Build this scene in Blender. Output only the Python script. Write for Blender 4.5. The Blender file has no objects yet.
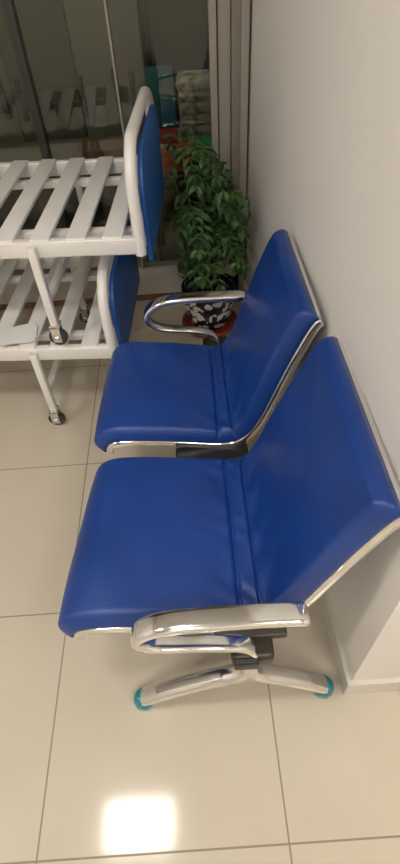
import bpy, bmesh, math, random
from mathutils import Vector, Matrix, Euler
random.seed(7)
sc = bpy.context.scene
sc.view_settings.view_transform = 'Standard'
COL = sc.collection

# ---------------------------------------------------------------- materials
def mat(name, col, rough=0.5, metal=0.0, coat=0.0, bump=0.0, bscale=60, var=0.0, vscale=4, emis=None, spec=0.5):
    m = bpy.data.materials.new(name); m.use_nodes = True
    nt = m.node_tree; b = nt.nodes['Principled BSDF']
    b.inputs['Base Color'].default_value = (*col, 1)
    b.inputs['Roughness'].default_value = rough
    b.inputs['Metallic'].default_value = metal
    b.inputs['Coat Weight'].default_value = coat
    b.inputs['Specular IOR Level'].default_value = spec
    tc = nt.nodes.new('ShaderNodeTexCoord')
    if var > 0:
        n = nt.nodes.new('ShaderNodeTexNoise'); n.inputs['Scale'].default_value = vscale
        n.inputs['Detail'].default_value = 4
        nt.links.new(tc.outputs['Object'], n.inputs['Vector'])
        r = nt.nodes.new('ShaderNodeValToRGB')
        r.color_ramp.elements[0].position = .3; r.color_ramp.elements[1].position = .7
        r.color_ramp.elements[0].color = (*[c*(1-var) for c in col], 1)
        r.color_ramp.elements[1].color = (*[min(1, c*(1+var)) for c in col], 1)
        nt.links.new(n.outputs['Fac'], r.inputs['Fac'])
        nt.links.new(r.outputs['Color'], b.inputs['Base Color'])
    if bump > 0:
        n = nt.nodes.new('ShaderNodeTexNoise'); n.inputs['Scale'].default_value = bscale
        nt.links.new(tc.outputs['Object'], n.inputs['Vector'])
        bp = nt.nodes.new('ShaderNodeBump'); bp.inputs['Strength'].default_value = bump
        bp.inputs['Distance'].default_value = .002
        nt.links.new(n.outputs['Fac'], bp.inputs['Height'])
        nt.links.new(bp.outputs['Normal'], b.inputs['Normal'])
    if emis:
        b.inputs['Emission Color'].default_value = (*emis[0], 1)
        b.inputs['Emission Strength'].default_value = emis[1]
    return m

M_wall = mat('wall_paint', (.82, .785, .745), .6, bump=.1, bscale=30, var=.015, vscale=2)
M_ceil = mat('ceiling_paint', (.82, .80, .77), .8)
M_base = mat('baseboard_tile', (.68, .64, .57), .25)
M_blue = mat('blue_vinyl', (.006, .043, .235), .38, bump=.28, bscale=200, var=.14, vscale=7)
M_chrome = mat('chrome', (.84, .83, .81), .12, 1.0)
M_alu = mat('polished_aluminium', (.80, .79, .77), .17, 1.0)
M_alud = mat('brushed_inset', (.42, .40, .37), .35, 1.0)
M_black = mat('black_steel', (.012, .012, .012), .4)
M_hub = mat('dark_cast_bracket', (.07, .06, .05), .4, .6)
M_teal = mat('teal_foot_cap', (.0, .20, .25), .2, coat=.6)
M_white = mat('white_enamel', (.80, .775, .74), .3, coat=.2)
M_panel = mat('blue_board', (.012, .11, .42), .4)
M_rub = mat('castor_rubber', (.05, .05, .05), .6)
M_green = mat('leaf_green', (.050, .125, .028), .45, var=.6, vscale=25)
M_stem = mat('stem', (.07, .10, .03), .6)
M_soil = mat('soil', (.02, .012, .008), .95, bump=.6, bscale=80)
M_terra = mat('terracotta', (.32, .055, .03), .45)
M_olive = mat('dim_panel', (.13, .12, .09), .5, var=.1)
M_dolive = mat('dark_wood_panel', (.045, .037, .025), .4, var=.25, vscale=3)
M_grey = mat('grey_cabinet', (.22, .215, .18), .4)
M_frame = mat('dark_frame', (.05, .05, .045), .35, .4)
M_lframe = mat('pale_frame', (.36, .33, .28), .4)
M_lframe2 = mat('pale_frame_darker', (.25, .23, .20), .45)  # darker grey-beige for some of the jamb profiles
M_brown = mat('brown_wood', (.20, .09, .04), .5, var=.3, vscale=6)
M_tealbox = mat('teal_card', (.01, .18, .22), .5)
M_orange = mat('orange_red', (.90, .14, .03), .5)
M_red = mat('red_cloth', (.55, .03, .02), .7)
M_grnc = mat('green_cloth', (.05, .45, .22), .8)
M_paper = mat('paper', (.78, .78, .77), .6)
M_sill = mat('sill_tile', (.55, .52, .47), .3)

# floor tiles 0.6 m with grout
def floor_mat():
    m = bpy.data.materials.new('floor_tiles'); m.use_nodes = True
    nt = m.node_tree; N = nt.nodes; L = nt.links; b = N['Principled BSDF']
    g = N.new('ShaderNodeNewGeometry'); s = N.new('ShaderNodeSeparateXYZ')
    L.new(g.outputs['Position'], s.inputs[0])
    def M(op, a, bb=None):
        n = N.new('ShaderNodeMath'); n.operation = op
        for i, v in enumerate((a, bb)):
            if v is None: continue
            if isinstance(v, (int, float)): n.inputs[i].default_value = v
            else: L.new(v, n.inputs[i])
        return n.outputs[0]
    def line(o, off):
        f = M('FRACT', M('DIVIDE', M('ADD', o, off + 60), .6))
        d = M('ABSOLUTE', M('SUBTRACT', f, .5))
        return M('GREATER_THAN', d, .5 - .0022/.6)
    g1 = line(s.outputs['X'], .457); g2 = line(s.outputs['Y'], -.058)
    gm = M('MAXIMUM', g1, g2)
    n = N.new('ShaderNodeTexNoise'); n.inputs['Scale'].default_value = 3.5; n.inputs['Detail'].default_value = 6
    L.new(g.outputs['Position'], n.inputs['Vector'])
    r = N.new('ShaderNodeValToRGB')
    r.color_ramp.elements[0].position = .3; r.color_ramp.elements[1].position = .75
    r.color_ramp.elements[0].color = (.575, .51, .405, 1)
    r.color_ramp.elements[1].color = (.625, .56, .45, 1)
    L.new(n.outputs['Fac'], r.inputs['Fac'])
    mx = N.new('ShaderNodeMixRGB'); L.new(gm, mx.inputs[0]); L.new(r.outputs[0], mx.inputs[1])
    mx.inputs[2].default_value = (.27, .22, .16, 1)
    L.new(mx.outputs[0], b.inputs['Base Color'])
    rr = M('ADD', M('MULTIPLY', gm, .5), .10)
    L.new(rr, b.inputs['Roughness'])
    b.inputs['Specular IOR Level'].default_value = .5
    return m
M_floor = floor_mat()

def pot_mat():
    m = bpy.data.materials.new('spotted_glaze'); m.use_nodes = True
    nt = m.node_tree; N = nt.nodes; L = nt.links; b = N['Principled BSDF']
    tc = N.new('ShaderNodeTexCoord')
    nz = N.new('ShaderNodeTexNoise'); nz.inputs['Scale'].default_value = 22
    L.new(tc.outputs['Object'], nz.inputs['Vector'])
    ad = N.new('ShaderNodeMixRGB'); ad.blend_type = 'ADD'; ad.inputs[0].default_value = .05
    L.new(tc.outputs['Object'], ad.inputs[1]); L.new(nz.outputs['Color'], ad.inputs[2])
    v = N.new('ShaderNodeTexVoronoi'); v.inputs['Scale'].default_value = 30
    L.new(ad.outputs[0], v.inputs['Vector'])
    r = N.new('ShaderNodeValToRGB'); r.color_ramp.interpolation = 'CONSTANT'
    r.color_ramp.elements[0].color = (.84, .81, .80, 1)
    r.color_ramp.elements[1].color = (.010, .010, .03, 1); r.color_ramp.elements[1].position = .50
    L.new(v.outputs['Distance'], r.inputs[0]); L.new(r.outputs[0], b.inputs['Base Color'])
    b.inputs['Roughness'].default_value = .15
    return m
M_pot = pot_mat()

def floral_mat():
    m = bpy.data.materials.new('floral_cloth'); m.use_nodes = True
    nt = m.node_tree; N = nt.nodes; L = nt.links; b = N['Principled BSDF']
    tc = N.new('ShaderNodeTexCoord'); v = N.new('ShaderNodeTexNoise'); v.inputs['Scale'].default_value = 26
    L.new(tc.outputs['Object'], v.inputs['Vector'])
    r = N.new('ShaderNodeValToRGB')
    r.color_ramp.elements[0].color = (.26, .26, .17, 1); r.color_ramp.elements[0].position = .36
    r.color_ramp.elements[1].color = (.68, .66, .56, 1); r.color_ramp.elements[1].position = .52
    L.new(v.outputs['Fac'], r.inputs[0]); L.new(r.outputs[0], b.inputs['Base Color'])
    b.inputs['Roughness'].default_value = .8
    return m
M_floral = floral_mat()

def glass_mat():
    m = bpy.data.materials.new('partition_glass'); m.use_nodes = True
    nt = m.node_tree; N = nt.nodes; L = nt.links
    for n in list(N):
        if n.type != 'OUTPUT_MATERIAL': N.remove(n)
    out = [n for n in N if n.type == 'OUTPUT_MATERIAL'][0]
    t = N.new('ShaderNodeBsdfTransparent'); t.inputs[0].default_value = (.80, .82, .76, 1)
    g = N.new('ShaderNodeBsdfGlossy'); g.inputs['Roughness'].default_value = .01
    f = N.new('ShaderNodeFresnel'); f.inputs['IOR'].default_value = 1.6
    mx = N.new('ShaderNodeMixShader')
    L.new(f.outputs[0], mx.inputs[0]); L.new(t.outputs[0], mx.inputs[1]); L.new(g.outputs[0], mx.inputs[2])
    L.new(mx.outputs[0], out.inputs[0])
    return m
M_glass = glass_mat()

# ---------------------------------------------------------------- helpers
def empty(name, loc=(0, 0, 0), rz=0):
    e = bpy.data.objects.new(name, None); e.empty_display_size = .1
    e.location = loc; e.rotation_euler = (0, 0, rz); COL.objects.link(e); return e

def obj_from(name, verts, faces, m, parent=None, smooth=False):
    me = bpy.data.meshes.new(name); me.from_pydata([tuple(v) for v in verts], [], faces)
    bm = bmesh.new(); bm.from_mesh(me); bmesh.ops.recalc_face_normals(bm, faces=bm.faces); bm.to_mesh(me); bm.free()
    me.update()
    if smooth:
        for p in me.polygons: p.use_smooth = True
    o = bpy.data.objects.new(name, me); COL.objects.link(o)
    me.materials.append(m)
    if parent: o.parent = parent
    return o

def box(name, lo, hi, m, parent=None, bevel=0.0, rot=None):
    lo = Vector(lo); hi = Vector(hi); c = (lo+hi)/2; h = (hi-lo)/2
    v = [Vector((sx*h.x, sy*h.y, sz*h.z)) for sx in (-1, 1) for sy in (-1, 1) for sz in (-1, 1)]
    f = [(0, 1, 3, 2), (4, 6, 7, 5), (0, 4, 5, 1), (2, 3, 7, 6), (0, 2, 6, 4), (1, 5, 7, 3)]
    o = obj_from(name, v, f, m, parent)
    o.location = c
    if rot: o.rotation_euler = rot
    if bevel > 0:
        b = o.modifiers.new('b', 'BEVEL'); b.width = bevel; b.segments = 3
        for p in o.data.polygons: p.use_smooth = True
    return o

def catmull(pts, n=8):
    P = [Vector(p) for p in pts]; P = [2*P[0]-P[1]] + P + [2*P[-1]-P[-2]]
    out = []
    for i in range(1, len(P)-2):
        a, b, c, d = P[i-1], P[i], P[i+1], P[i+2]
        for k in range(n):
            t = k/n
            out.append(.5*((2*b)+(c-a)*t+(2*a-5*b+4*c-d)*t*t+(3*b-a-3*c+d)*t**3))
    out.append(P[-2]); return out

def sweep_xz(name, path, yc, wy, wn, m, parent, off=0.0, taper=None, e=.55):
    n = len(path); sec = []
    K = 20
    for k in range(K):
        a = 2*math.pi*k/K; c, s = math.cos(a), math.sin(a)
        sec.append((math.copysign(abs(c)**e, c)*wy/2, math.copysign(abs(s)**e, s)*wn/2))
    V = []; F = []
    for i, p in enumerate(path):
        t = (path[min(i+1, n-1)]-path[max(i-1, 0)]); t = Vector((t[0], t[1])).normalized()
        nr = Vector((-t.y, t.x))
        sc_ = taper(i/(n-1)) if taper else 1
        for (a, b) in sec:
            q = Vector((p[0], p[1])) + nr*(b*sc_+off)
            V.append((q.x, yc+a*sc_, q.y))
    for i in range(n-1):
        for k in range(K):
            k2 = (k+1) % K
            F.append((i*K+k, i*K+k2, (i+1)*K+k2, (i+1)*K+k))
    F.append(tuple(range(K))); F.append(tuple((n-1)*K+k for k in range(K)))
    return obj_from(name, V, F, m, parent, True)

def tube(name, pts, r, m, parent=None, cyclic=False, res=6):
    cu = bpy.data.curves.new(name, 'CURVE'); cu.dimensions = '3D'
    s = cu.splines.new('POLY'); s.points.add(len(pts)-1)
    for i, p in enumerate(pts): s.points[i].co = (*p, 1)
    s.use_cyclic_u = cyclic; s.use_smooth = True
    cu.bevel_depth = r; cu.bevel_resolution = res; cu.use_fill_caps = True
    o = bpy.data.objects.new(name+'_c', cu); COL.objects.link(o)
    dg = bpy.context.evaluated_depsgraph_get(); dg.update()
    me = bpy.data.meshes.new_from_object(o.evaluated_get(dg))
    bpy.data.objects.remove(o)
    for p in me.polygons: p.use_smooth = True
    me.materials.clear(); me.materials.append(m)
    q = bpy.data.objects.new(name, me); COL.objects.link(q)
    if parent: q.parent = parent
    return q

def lathe(name, prof, m, parent=None, loc=(0, 0, 0), K=40, rot=None):
    V = []; F = []
    for (r, z) in prof:
        for k in range(K):
            a = 2*math.pi*k/K; V.append((r*math.cos(a), r*math.sin(a), z))
    for i in range(len(prof)-1):
        for k in range(K):
            k2 = (k+1) % K; F.append((i*K+k, i*K+k2, (i+1)*K+k2, (i+1)*K+k))
    F.append(tuple(range(K))); F.append(tuple((len(prof)-1)*K+k for k in range(K)))
    o = obj_from(name, V, F, m, parent, True); o.location = loc
    if rot: o.rotation_euler = rot
    return o

def prism(name, poly, z0, z1, m, parent=None):
    n = len(poly)
    V = [(x, y, z0) for x, y in poly]+[(x, y, z1) for x, y in poly]
    F = [tuple(range(n)), tuple(range(n, 2*n))]+[(i, (i+1) % n, n+(i+1) % n, n+i) for i in range(n)]
    return obj_from(name, V, F, m, parent)

# ---------------------------------------------------------------- room shell
CZ = 2.7
box('floor', (-2.7, -2.1, -.1), (1.9, 4.4, 0), M_floor)
box('ceiling', (-2.7, -2.1, CZ), (1.9, 4.4, CZ+.1), M_ceil)
prism('wall_right', [(.358, .38), (1.9, .38), (1.9, 2.60), (.296, 2.60)], 0, CZ, M_wall)
box('wall_east', (1.8, -2.1, 0), (1.9, .38, CZ), M_wall)
box('wall_left', (-2.7, -2.1, 0), (-2.6, 4.4, CZ), M_wall)
box('wall_front', (-2.6, -2.1, 0), (1.8, -2.0, CZ), M_wall)
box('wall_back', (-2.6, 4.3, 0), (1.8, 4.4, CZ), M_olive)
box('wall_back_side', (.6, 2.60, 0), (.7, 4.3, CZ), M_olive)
prism('baseboard_right', [(.346, .368), (.358, .38), (.299, 2.38), (.287, 2.38)], 0, .085, M_base)
prism('baseboard_corner', [(.346, .368), (1.8, .368), (1.8, .38), (.358, .38)], 0, .085, M_base)

# glazed partition
GY = 2.42
win = empty('window_1', (0, GY, 0))
box('glass_pane', (-2.6, -.004, .18), (.14, .004, 2.4), M_glass, win)
box('sill', (-2.6, -.03, .03), (.285, .05, .18), M_sill, win, .004)
box('kick_strip', (-2.6, -.036, 0), (.284, .05, .03), M_brown, win)
box('header', (-2.6, -.03, 2.4), (.285, .05, CZ), M_lframe, win)
for i, (x, w, mm) in enumerate([(-2.3, .04, M_frame), (-1.45, .04, M_frame), (-.59, .035, M_frame), (-.237, .008, M_lframe)]):
    box('mullion_%d' % i, (x-w/2, -.025, .18), (x+w/2, .03, 2.4), mm, win, .002)
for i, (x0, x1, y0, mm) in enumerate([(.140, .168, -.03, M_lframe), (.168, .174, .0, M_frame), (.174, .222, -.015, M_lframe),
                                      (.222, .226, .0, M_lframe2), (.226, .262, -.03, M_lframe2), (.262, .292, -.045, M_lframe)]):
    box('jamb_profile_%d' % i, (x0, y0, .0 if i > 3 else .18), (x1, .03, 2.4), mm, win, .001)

# ---------------------------------------------------------------- ceiling lamps
def lamp(x, y, sx, sy, e, z=CZ):
    L = empty('ceiling_panel_light', (x, y, z))
    mE = mat('lamp_diffuser', (1, 1, 1), .5, emis=((1.0, .95, .875), e))
    box('diffuser', (-sx/2, -sy/2, -.012), (sx/2, sy/2, -.004), mE, L)
    for a, b, c, d in ((-sx/2-.02, -sy/2-.02, sx/2+.02, -sy/2), (-sx/2-.02, sy/2, sx/2+.02, sy/2+.02),
                       (-sx/2-.02, -sy/2, -sx/2, sy/2), (sx/2, -sy/2, sx/2+.02, sy/2)):
        box('rim', (a, b, -.02), (c, d, 0), M_alu, L)
lamp(-.59, .31, .44, .26, 40)
lamp(-.60, -1.2, .60, .60, 17)  # this panel and the next two are unseen, added as soft fill
lamp(.9, -.9, .60, .60, 19)
lamp(-1.9, .3, .50, .30, 30)
lamp(-.5, 2.85, .6, .15, 15)  # unseen lamp, added to brighten the things behind the glass

# ---------------------------------------------------------------- bench
bench = empty('waiting_room_bench')
PROF = [(-.335, .362), (-.328, .385), (-.305, .403), (-.25, .408), (-.1, .393), (.03, .373), (.085, .368), (.125, .378),
        (.162, .412), (.192, .47), (.225, .565), (.262, .668), (.298, .757), (.318, .794), (.332, .805)]

def pad(name, y0, y1, xs, xo, k0, k1, parent):
    path = catmull([(p[0]*xs+xo, p[1]) for p in PROF], 12)
    n = len(path); W = y1-y0; Mx = 60
    def kx(x, y):
        k = k0+(k1-k0)*(y-y0)/W
        return .05+(x-.05)*k if x < .05 else x
    S = [0]
    for i in range(1, n): S.append(S[-1]+(path[i]-path[i-1]).length)
    T = S[-1]
    def s_at(x):
        for i in range(n):
            if path[i][0] >= x*xs+xo: return S[i]
    cr = [s_at(.055), s_at(.128)]
    V = []; top = []; bot = []
    for i, p in enumerate(path):
        t = (path[min(i+1, n-1)]-path[max(i-1, 0)]); t = Vector((t[0], t[1])).normalized()
        nr = Vector((-t.y, t.x)); rt = []; rb = []
        de = min(S[i], T-S[i]); r = .024
        fe = math.sqrt(max(0, 1-(1-min(1, de/r))**2))
        for j in range(Mx+1):
            a = -math.cos(math.pi*j/Mx)
            y = a*W/2
            dy = W/2-abs(y)
            fy = math.sqrt(max(0, 1-(1-min(1, dy/r))**2))
            h = .036*min(fe, fy)*(.25+.75*max(fe*fy, 0))
            bul = .006*(1-abs(a)**2.5)
            g = 0
            for c in cr:
                g += .010*math.exp(-((S[i]-c)/.0055)**2)
            g += .0020*math.sin(y*75+S[i]*60+math.sin(y*31)*2)*math.exp(-((S[i]-cr[0])/.07)**2)
            g += .0018*math.sin(y*58-S[i]*35)*math.exp(-((S[i]-cr[1]-.04)/.07)**2)
            g += .0012*math.sin(y*23+1.3)*math.sin(S[i]*27)
            h = h+bul*min(fe, fy)-g*min(fe, fy)
            yy = (y0+y1)/2+y
            q = Vector((p[0], p[1]))+nr*(h+.002)
            V.append((kx(q.x, yy), yy, q.y)); rt.append(len(V)-1)
            q = Vector((p[0], p[1]))-nr*.004
            V.append((kx(q.x, yy), yy, q.y)); rb.append(len(V)-1)
        top.append(rt); bot.append(rb)
    F = []
    for i in range(n-1):
        for j in range(Mx):
            F.append((top[i][j], top[i][j+1], top[i+1][j+1], top[i+1][j]))
            F.append((bot[i][j], bot[i+1][j], bot[i+1][j+1], bot[i][j+1]))
        F.append((top[i][0], top[i+1][0], bot[i+1][0], bot[i][0]))
        F.append((top[i][Mx], bot[i][Mx], bot[i+1][Mx], top[i+1][Mx]))
    for j in range(Mx):
        F.append((top[0][j], bot[0][j], bot[0][j+1], top[0][j+1]))
        F.append((top[-1][j], top[-1][j+1], bot[-1][j+1], bot[-1][j]))
    obj_from(name, V, F, M_blue, parent, True)
    for k, yy in enumerate((y0+.010, y1-.010)):
        pp_ = [Vector((kx(q[0], yy), q[1])) for q in path]
        sweep_xz(name+'_rail_%d' % k, pp_, yy, .028, .026, M_chrome, parent, off=-.016)
    for k, q in enumerate((path[1], path[-2])):
        o = .010 if k == 0 else .002
        tube(name+'_bar_%d' % k, [(kx(q[0], y0)+o, y0+.012, q[1]-.010), (kx(q[0], y1)+o, y1-.012, q[1]-.010)], .012, M_chrome, parent)
    for k, f in enumerate((.25, .75)):
        yc = y0+W*f
        box(name+'_bracket_%d' % k, (-.13*xs+xo, yc-.02, .350), (.13*xs+xo, yc+.02, .362), M_black, parent, .003)

pad('seat_pad_a', .442, .926, 1.0, .002, 1.0, .86, bench)
pad('seat_pad_b', 1.005, 1.455, .93, -.001, .96, .88, bench)
box('beam', (.04, .36, .305), (.10, 1.54, .350), M_black, bench, .006)
box('centre_bracket', (-.08, .915, .315), (.145, 1.015, .352), M_black, bench, .008)

arm = catmull([(.180, .548), (.165, .556), (.05, .562), (-.06, .560), (-.115, .548), (-.152, .520), (-.160, .485), (-.138, .455), (-.09, .438), (.0, .425), (.06, .405), (.085, .37), (.088, .33)], 8)
for i, yy in enumerate((.385, 1.51)):
    sweep_xz('armrest_%d' % i, arm, yy, .048, .024, M_chrome, bench,
             taper=lambda t: (min(1, .35+t*30)) if t < .03 else 1.0-(.25*min(1, max(0, (t-.45)*4))))
    lf = catmull([(-.215, .022), (-.19, .042), (-.13, .090), (-.04, .145), (.035, .180), (.070, .212), (.078, .26), (.08, .33)], 8)
    lr = catmull([(.300, .022), (.28, .042), (.23, .090), (.17, .138), (.12, .172), (.094, .208), (.086, .26), (.084, .33)], 8)
    sweep_xz('leg_front_%d' % i, lf, yy+.005, .048, .032, M_alu, bench, e=.8)
    sweep_xz('leg_rear_%d' % i, lr, yy+.005, .048, .032, M_alu, bench, e=.8)
    ins = catmull([(-.155, .071), (-.13, .090), (-.04, .145), (.02, .173)], 6)
    sweep_xz('leg_inset_%d' % i, ins, yy+.005, .016, .004, M_alud, bench, off=.0155)
    box('leg_hub_%d' % i, (.035, yy-.016, .30), (.135, yy+.055, .352), M_hub, bench, .012)
    sgn = 1 if i == 0 else -1
    ya, yb = sorted((yy+sgn*.03, yy+sgn*.075))
    box('hub_plate_%d' % i, (.0, ya, .335), (.17, yb, .358), M_hub, bench, .006)
    for j, fx in enumerate((-.207, .293)):
        lathe('foot_cap_%d_%d' % (i, j), [(.026, 0), (.030, .004), (.030, .018), (.026, .03), (.020, .040), (.010, .043)], M_teal, bench, (fx, yy+.005, 0), 24)

# ---------------------------------------------------------------- hospital beds
def bed(x, y, z, rz, lx):
    B = empty('hospital_bed_frame', (x, y, z), rz)
    Ln, W, T = 1.85, .70, .39
    for k, yy in enumerate((0, W-.03)):
        box('side_rail_%d' % k, (-Ln, yy, T-.055), (-.0, yy+.03, T), M_white, B, .006)
    for k, xx in enumerate((-.03, -.62, -1.24, -Ln)):
        box('cross_rail_%d' % k, (xx, .03, T-.05), (xx+.03, W-.03, T-.012), M_white, B, .004)
    for k, yy in enumerate((.12, W-.15)):
        box('long_bar_%d' % k, (-Ln+.03, yy, T-.055), (-.03, yy+.03, T-.027), M_white, B, .004)
    ns = 15
    for k in range(ns):
        xx = -.10-k*.118
        box('slat_%d' % k, (xx-.032, .004, T-.010), (xx+.032, W-.004, T+.006), M_white, B, .004)
    for a, xx in enumerate((-lx, -Ln+.35)):
        for b, yy in enumerate((-.026, W)):
            box('leg_%d_%d' % (a, b), (xx-.014, yy, .085), (xx+.014, yy+.026, T-.01), M_white, B, .004)
            cx, cy = xx, yy+.013
            box('fork_a_%d%d' % (a, b), (cx-.016, cy-.021, .02), (cx+.016, cy-.016, .088), M_alu, B, .001)
            box('fork_b_%d%d' % (a, b), (cx-.016, cy+.016, .02), (cx+.016, cy+.021, .088), M_alu, B, .001)
            box('fork_top_%d%d' % (a, b), (cx-.018, cy-.021, .078), (cx+.018, cy+.021, .090), M_alu, B, .001)
            lathe('wheel_%d%d' % (a, b), [(.012, -.013), (.030, -.013), (.034, -.008), (.034, .008), (.030, .013), (.012, .013)], M_rub, B, (cx, cy, .034), 24, (math.radians(90), 0, 0))
            lathe('hub_%d%d' % (a, b), [(.004, -.024), (.013, -.0225), (.013, .0225), (.004, .024)], M_alu, B, (cx, cy, .034), 16, (math.radians(90), 0, 0))
        box('leg_tie_%d' % a, (xx-.012, .0, .17), (xx+.012, W, .195), M_white, B, .004)
    for e, xx in enumerate((-.016, -Ln+.016)):
        sg = 1 if e == 0 else -1
        pts = []; R = .13; zt = .66; r = .0185
        pts.append((xx, .016, T-.06))
        for k in range(9):
            a = math.pi-math.pi/2*k/8
            pts.append((xx, .016+R+R*math.cos(a), zt-R-r+R*math.sin(a)))
        for k in range(9):
            a = math.pi/2-math.pi/2*k/8
            pts.append((xx, W-.016-R+R*math.cos(a), zt-R-r+R*math.sin(a)))
        pts.append((xx, W-.016, T-.06))
        tube('end_bow_%d' % e, pts, r, M_white, B)
        bx = xx+sg*.022
        poly = [(.06, T-.11), (W-.06, T-.11)]
        R2 = .11; zt2 = .625-r
        for k in range(7):
            a = math.pi/2*k/6; poly.append((W-.045-R2+R2*math.cos(a), zt2-R2+R2*math.sin(a)))
        for k in range(7):
            a = math.pi/2+math.pi/2*k/6; poly.append((.045+R2+R2*math.cos(a), zt2-R2+R2*math.sin(a)))
        n = len(poly)
        V = [(bx-.007, p, q) for p, q in poly]+[(bx+.007, p, q) for p, q in poly]
        F = [tuple(range(n)), tuple(range(n, 2*n))]+[(i, (i+1) % n, n+(i+1) % n, n+i) for i in range(n)]
        obj_from('end_board_%d' % e, V, F, M_panel, B)
    tube('crank', [(-.52, .05, T-.08), (-.52, -.05, T-.08), (-.56, -.05, T-.12), (-.56, -.10, T-.12)], .007, M_black, B)
    return B
rz = math.radians(-4)
bed(-.29, 1.485, 0, rz, .31)
bed(-.135, 1.510, .397, rz, .36)

# papers on lower bed
pp = empty('paper_stack', (-.745, 1.575, .4), math.radians(10))
for k in range(4):
    box('sheet_%d' % k, (-.15, -.05, k*.002), (.15, .05, k*.002+.0015), M_paper, pp, 0, (0, 0, math.radians(random.uniform(-9, 9))))

# ---------------------------------------------------------------- plant
pl = empty('potted_plant', (.09, 2.13, 0))
lathe('saucer', [(.095, 0), (.130, .004), (.142, .028), (.132, .03), (.120, .012), (.02, .010)], M_terra, pl)
lathe('pot', [(.070, .012), (.088, .02), (.112, .08), (.122, .15), (.122, .195), (.130, .205), (.130, .222), (.118, .222), (.114, .195), (.02, .195)], M_pot, pl)
lathe('rim', [(.122, .203), (.132, .205), (.132, .223), (.120, .226), (.114, .21)], mat('navy_rim', (.01, .012, .04), .2), pl)
lathe('soil', [(.113, .190), (.113, .204), (.01, .21)], M_soil, pl)
LV = []; LF = []
def leaflet(p, d, up, ln, w):
    d = d.normalized(); s = d.cross(up)
    if s.length < .01: s = Vector((1, 0, 0))
    s.normalize(); nn = s.cross(d)
    b = len(LV)
    P = [p, p+d*ln*.3+s*w*.45+nn*.004, p+d*ln*.65+s*w*.42+nn*.003, p+d*ln-nn*.008, p+d*ln*.65-s*w*.42+nn*.003, p+d*ln*.3-s*w*.45+nn*.004,
         p+d*ln*.35-nn*.002, p+d*ln*.7-nn*.003]
    LV.extend(P)
    for f in ((0, 1, 6), (1, 2, 7, 6), (2, 3, 7), (3, 4, 7), (4, 5, 6, 7), (5, 0, 6)):
        LF.append(tuple(b+i for i in f))
def ok(p):
    if p.y > .22 or p.y < -.34 or p.z < .29 or p.x > .18: return False
    return p.x > (-.24 if p.y > .11 else -.14)
for st in range(10):
    a0 = random.uniform(0, 6.28); r0 = random.uniform(0, .05)
    base = Vector((r0*math.cos(a0), r0*math.sin(a0), .20))
    H = .26+.44*st/9
    lean = Vector((random.uniform(-.13, .07), random.uniform(-.08, .12), 0))
    top = base+lean+Vector((0, 0, H))
    sp = [base.lerp(top, t)+Vector((lean.x*.15*math.sin(t*3), 0, 0)) for t in (0, .25, .5, .75, 1)]
    tube('stem_%d' % st, sp, .004, M_stem, pl, res=3)
    nf = int(4+H*9)
    for q in range(nf):
        t = random.uniform(.4, 1); p0 = base.lerp(top, t)+Vector((lean.x*.15*math.sin(t*3), 0, 0))
        az = random.uniform(0, 6.28); Lf = random.uniform(.16, .26)
        out = Vector((math.cos(az), math.sin(az), 0)); rise = random.uniform(.1, 1.0)
        prev = None; K = 7
        pts = []
        for k in range(K+1):
            s = k/K
            p = p0+out*Lf*s+Vector((0, 0, Lf*(rise*s-.9*s*s)))
            if not ok(p): break
            pts.append(p)
            if prev is not None and k > 1:
                d = (p-prev).normalized(); side = d.cross(Vector((0, 0, 1))).normalized()
                ll = .080*(1-.45*s)*random.uniform(.8, 1.15)
                for sg in (1, -1):
                    dd = (side*sg+d*.6+Vector((0, 0, random.uniform(-.6, .2))))
                    if ok(p+dd.normalized()*ll): leaflet(p, dd, Vector((random.uniform(-.3, .3), random.uniform(-.3, .3), 1)), ll, .026)
                if k == K and ok(p+d*ll): leaflet(p, d, Vector((0, 0, 1)), ll, .026)
            prev = p
        if len(pts) > 1: tube('frond_stalk_%d_%d' % (st, q), pts, .0018, M_stem, pl, res=1)
obj_from('foliage', LV, LF, M_green, pl, False)

# ---------------------------------------------------------------- things behind the glass
cab = empty('storage_cabinet', (0, 0, 0))
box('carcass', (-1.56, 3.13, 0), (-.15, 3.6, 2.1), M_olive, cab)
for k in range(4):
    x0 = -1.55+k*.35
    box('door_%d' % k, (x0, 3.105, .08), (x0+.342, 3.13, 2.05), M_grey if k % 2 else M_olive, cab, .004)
for k, (hx, z0) in enumerate(((-1.20, .72), (-.90, .72), (-.81, .70), (-.49, .70), (-.31, .72), (-.225, .70))):
    box('handle_%d' % k, (hx-.014, 3.075, z0), (hx+.014, 3.09, z0+.19), M_black, cab, .005)
    for zz in (z0+.02, z0+.17):
        box('handle_post_%d' % k, (hx-.006, 3.088, zz-.006), (hx+.006, 3.106, zz+.006), M_black, cab)
wd = empty('wooden_wardrobe', (0, 0, 0))
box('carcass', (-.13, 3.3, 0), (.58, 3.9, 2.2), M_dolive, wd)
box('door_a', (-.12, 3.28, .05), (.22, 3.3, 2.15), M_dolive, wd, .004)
box('door_b', (.23, 3.28, .05), (.57, 3.3, 2.15), M_dolive, wd, .004)

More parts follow.
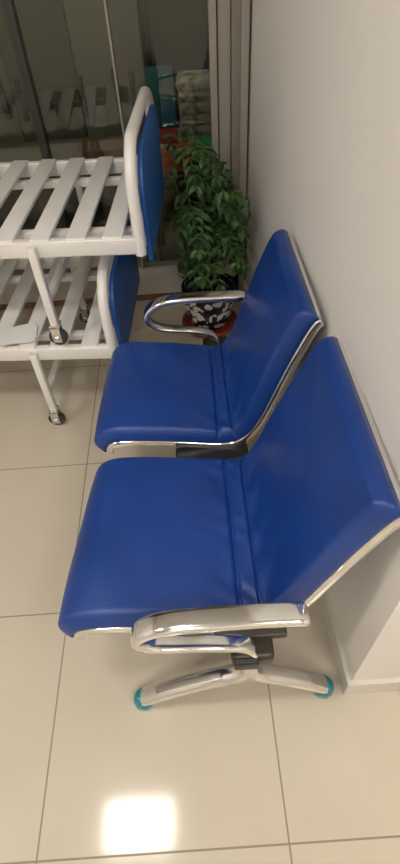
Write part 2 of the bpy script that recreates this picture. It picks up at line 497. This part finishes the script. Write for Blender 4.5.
tb = empty('work_table', (0, 0, 0))
box('top', (-1.3, 2.56, .63), (-.19, 2.90, .66), M_grey, tb, .004)
for k, (a, b) in enumerate(((-1.28, 2.58), (-.23, 2.58), (-1.28, 2.86), (-.23, 2.86))):
    box('leg_%d' % k, (a, b, 0), (a+.03, b+.03, .63), M_frame, tb)
box('wooden_tray', (-.49, 2.58, .661), (-.24, 2.76, .70), M_brown, None, .006)

bt = empty('low_bench_table', (0, 0, 0))
box('top', (-.17, 2.54, .55), (.27, 3.0, .58), M_brown, bt, .004)
for k, (a, b) in enumerate(((-.16, 2.55), (.24, 2.55), (-.16, 2.97), (.24, 2.97))):
    box('leg_%d' % k, (a, b, 0), (a+.025, b+.025, .55), M_frame, bt)
box('orange_box', (-.12, 2.56, .581), (.055, 2.69, .675), M_orange, None, .012)
box('red_cloth', (-.11, 2.71, .581), (-.0, 2.80, .71), M_red, None, .02)
box('green_towel', (.065, 2.56, .581), (.20, 2.69, .70), M_grnc, None, .03)
box('teal_folder', (-.14, 2.82, .581), (-.01, 2.87, .95), M_tealbox, None, .006)
fc = empty('folded_floral_bedding', (.105, 2.82, .581))
zz = 0
for k in range(7):
    h = .050+.006*math.sin(k*2.1)
    box('fold_%d' % k, (-.098+.006*math.sin(k*3), -.09, zz), (.098+.006*math.sin(k*1.7), .09, zz+h), M_floral, fc, .022,
        (0, 0, math.radians(3*math.sin(k*5))))
    zz += h-.002

# world
w = bpy.data.worlds.new('w'); sc.world = w; w.use_nodes = True
w.node_tree.nodes['Background'].inputs[0].default_value = (1, .97, .92, 1)
w.node_tree.nodes['Background'].inputs[1].default_value = .25

# ---------------------------------------------------------------- camera
p = math.radians(48); al = math.radians(4)
Fw = Vector((0, math.cos(p), -math.sin(p))); U0 = Vector((0, math.sin(p), math.cos(p))); R0 = Vector((1, 0, 0))
R = R0*math.cos(al)-U0*math.sin(al); U = R0*math.sin(al)+U0*math.cos(al)
cd = bpy.data.cameras.new('camera'); cam = bpy.data.objects.new('camera', cd); COL.objects.link(cam)
m = Matrix((R, U, -Fw)).transposed().to_4x4(); m.translation = Vector((0, 0, 1.54))
cam.matrix_world = m
cd.sensor_fit = 'VERTICAL'; cd.sensor_height = 36; cd.lens = 500/864*36; cd.clip_start = .02
sc.camera = cam
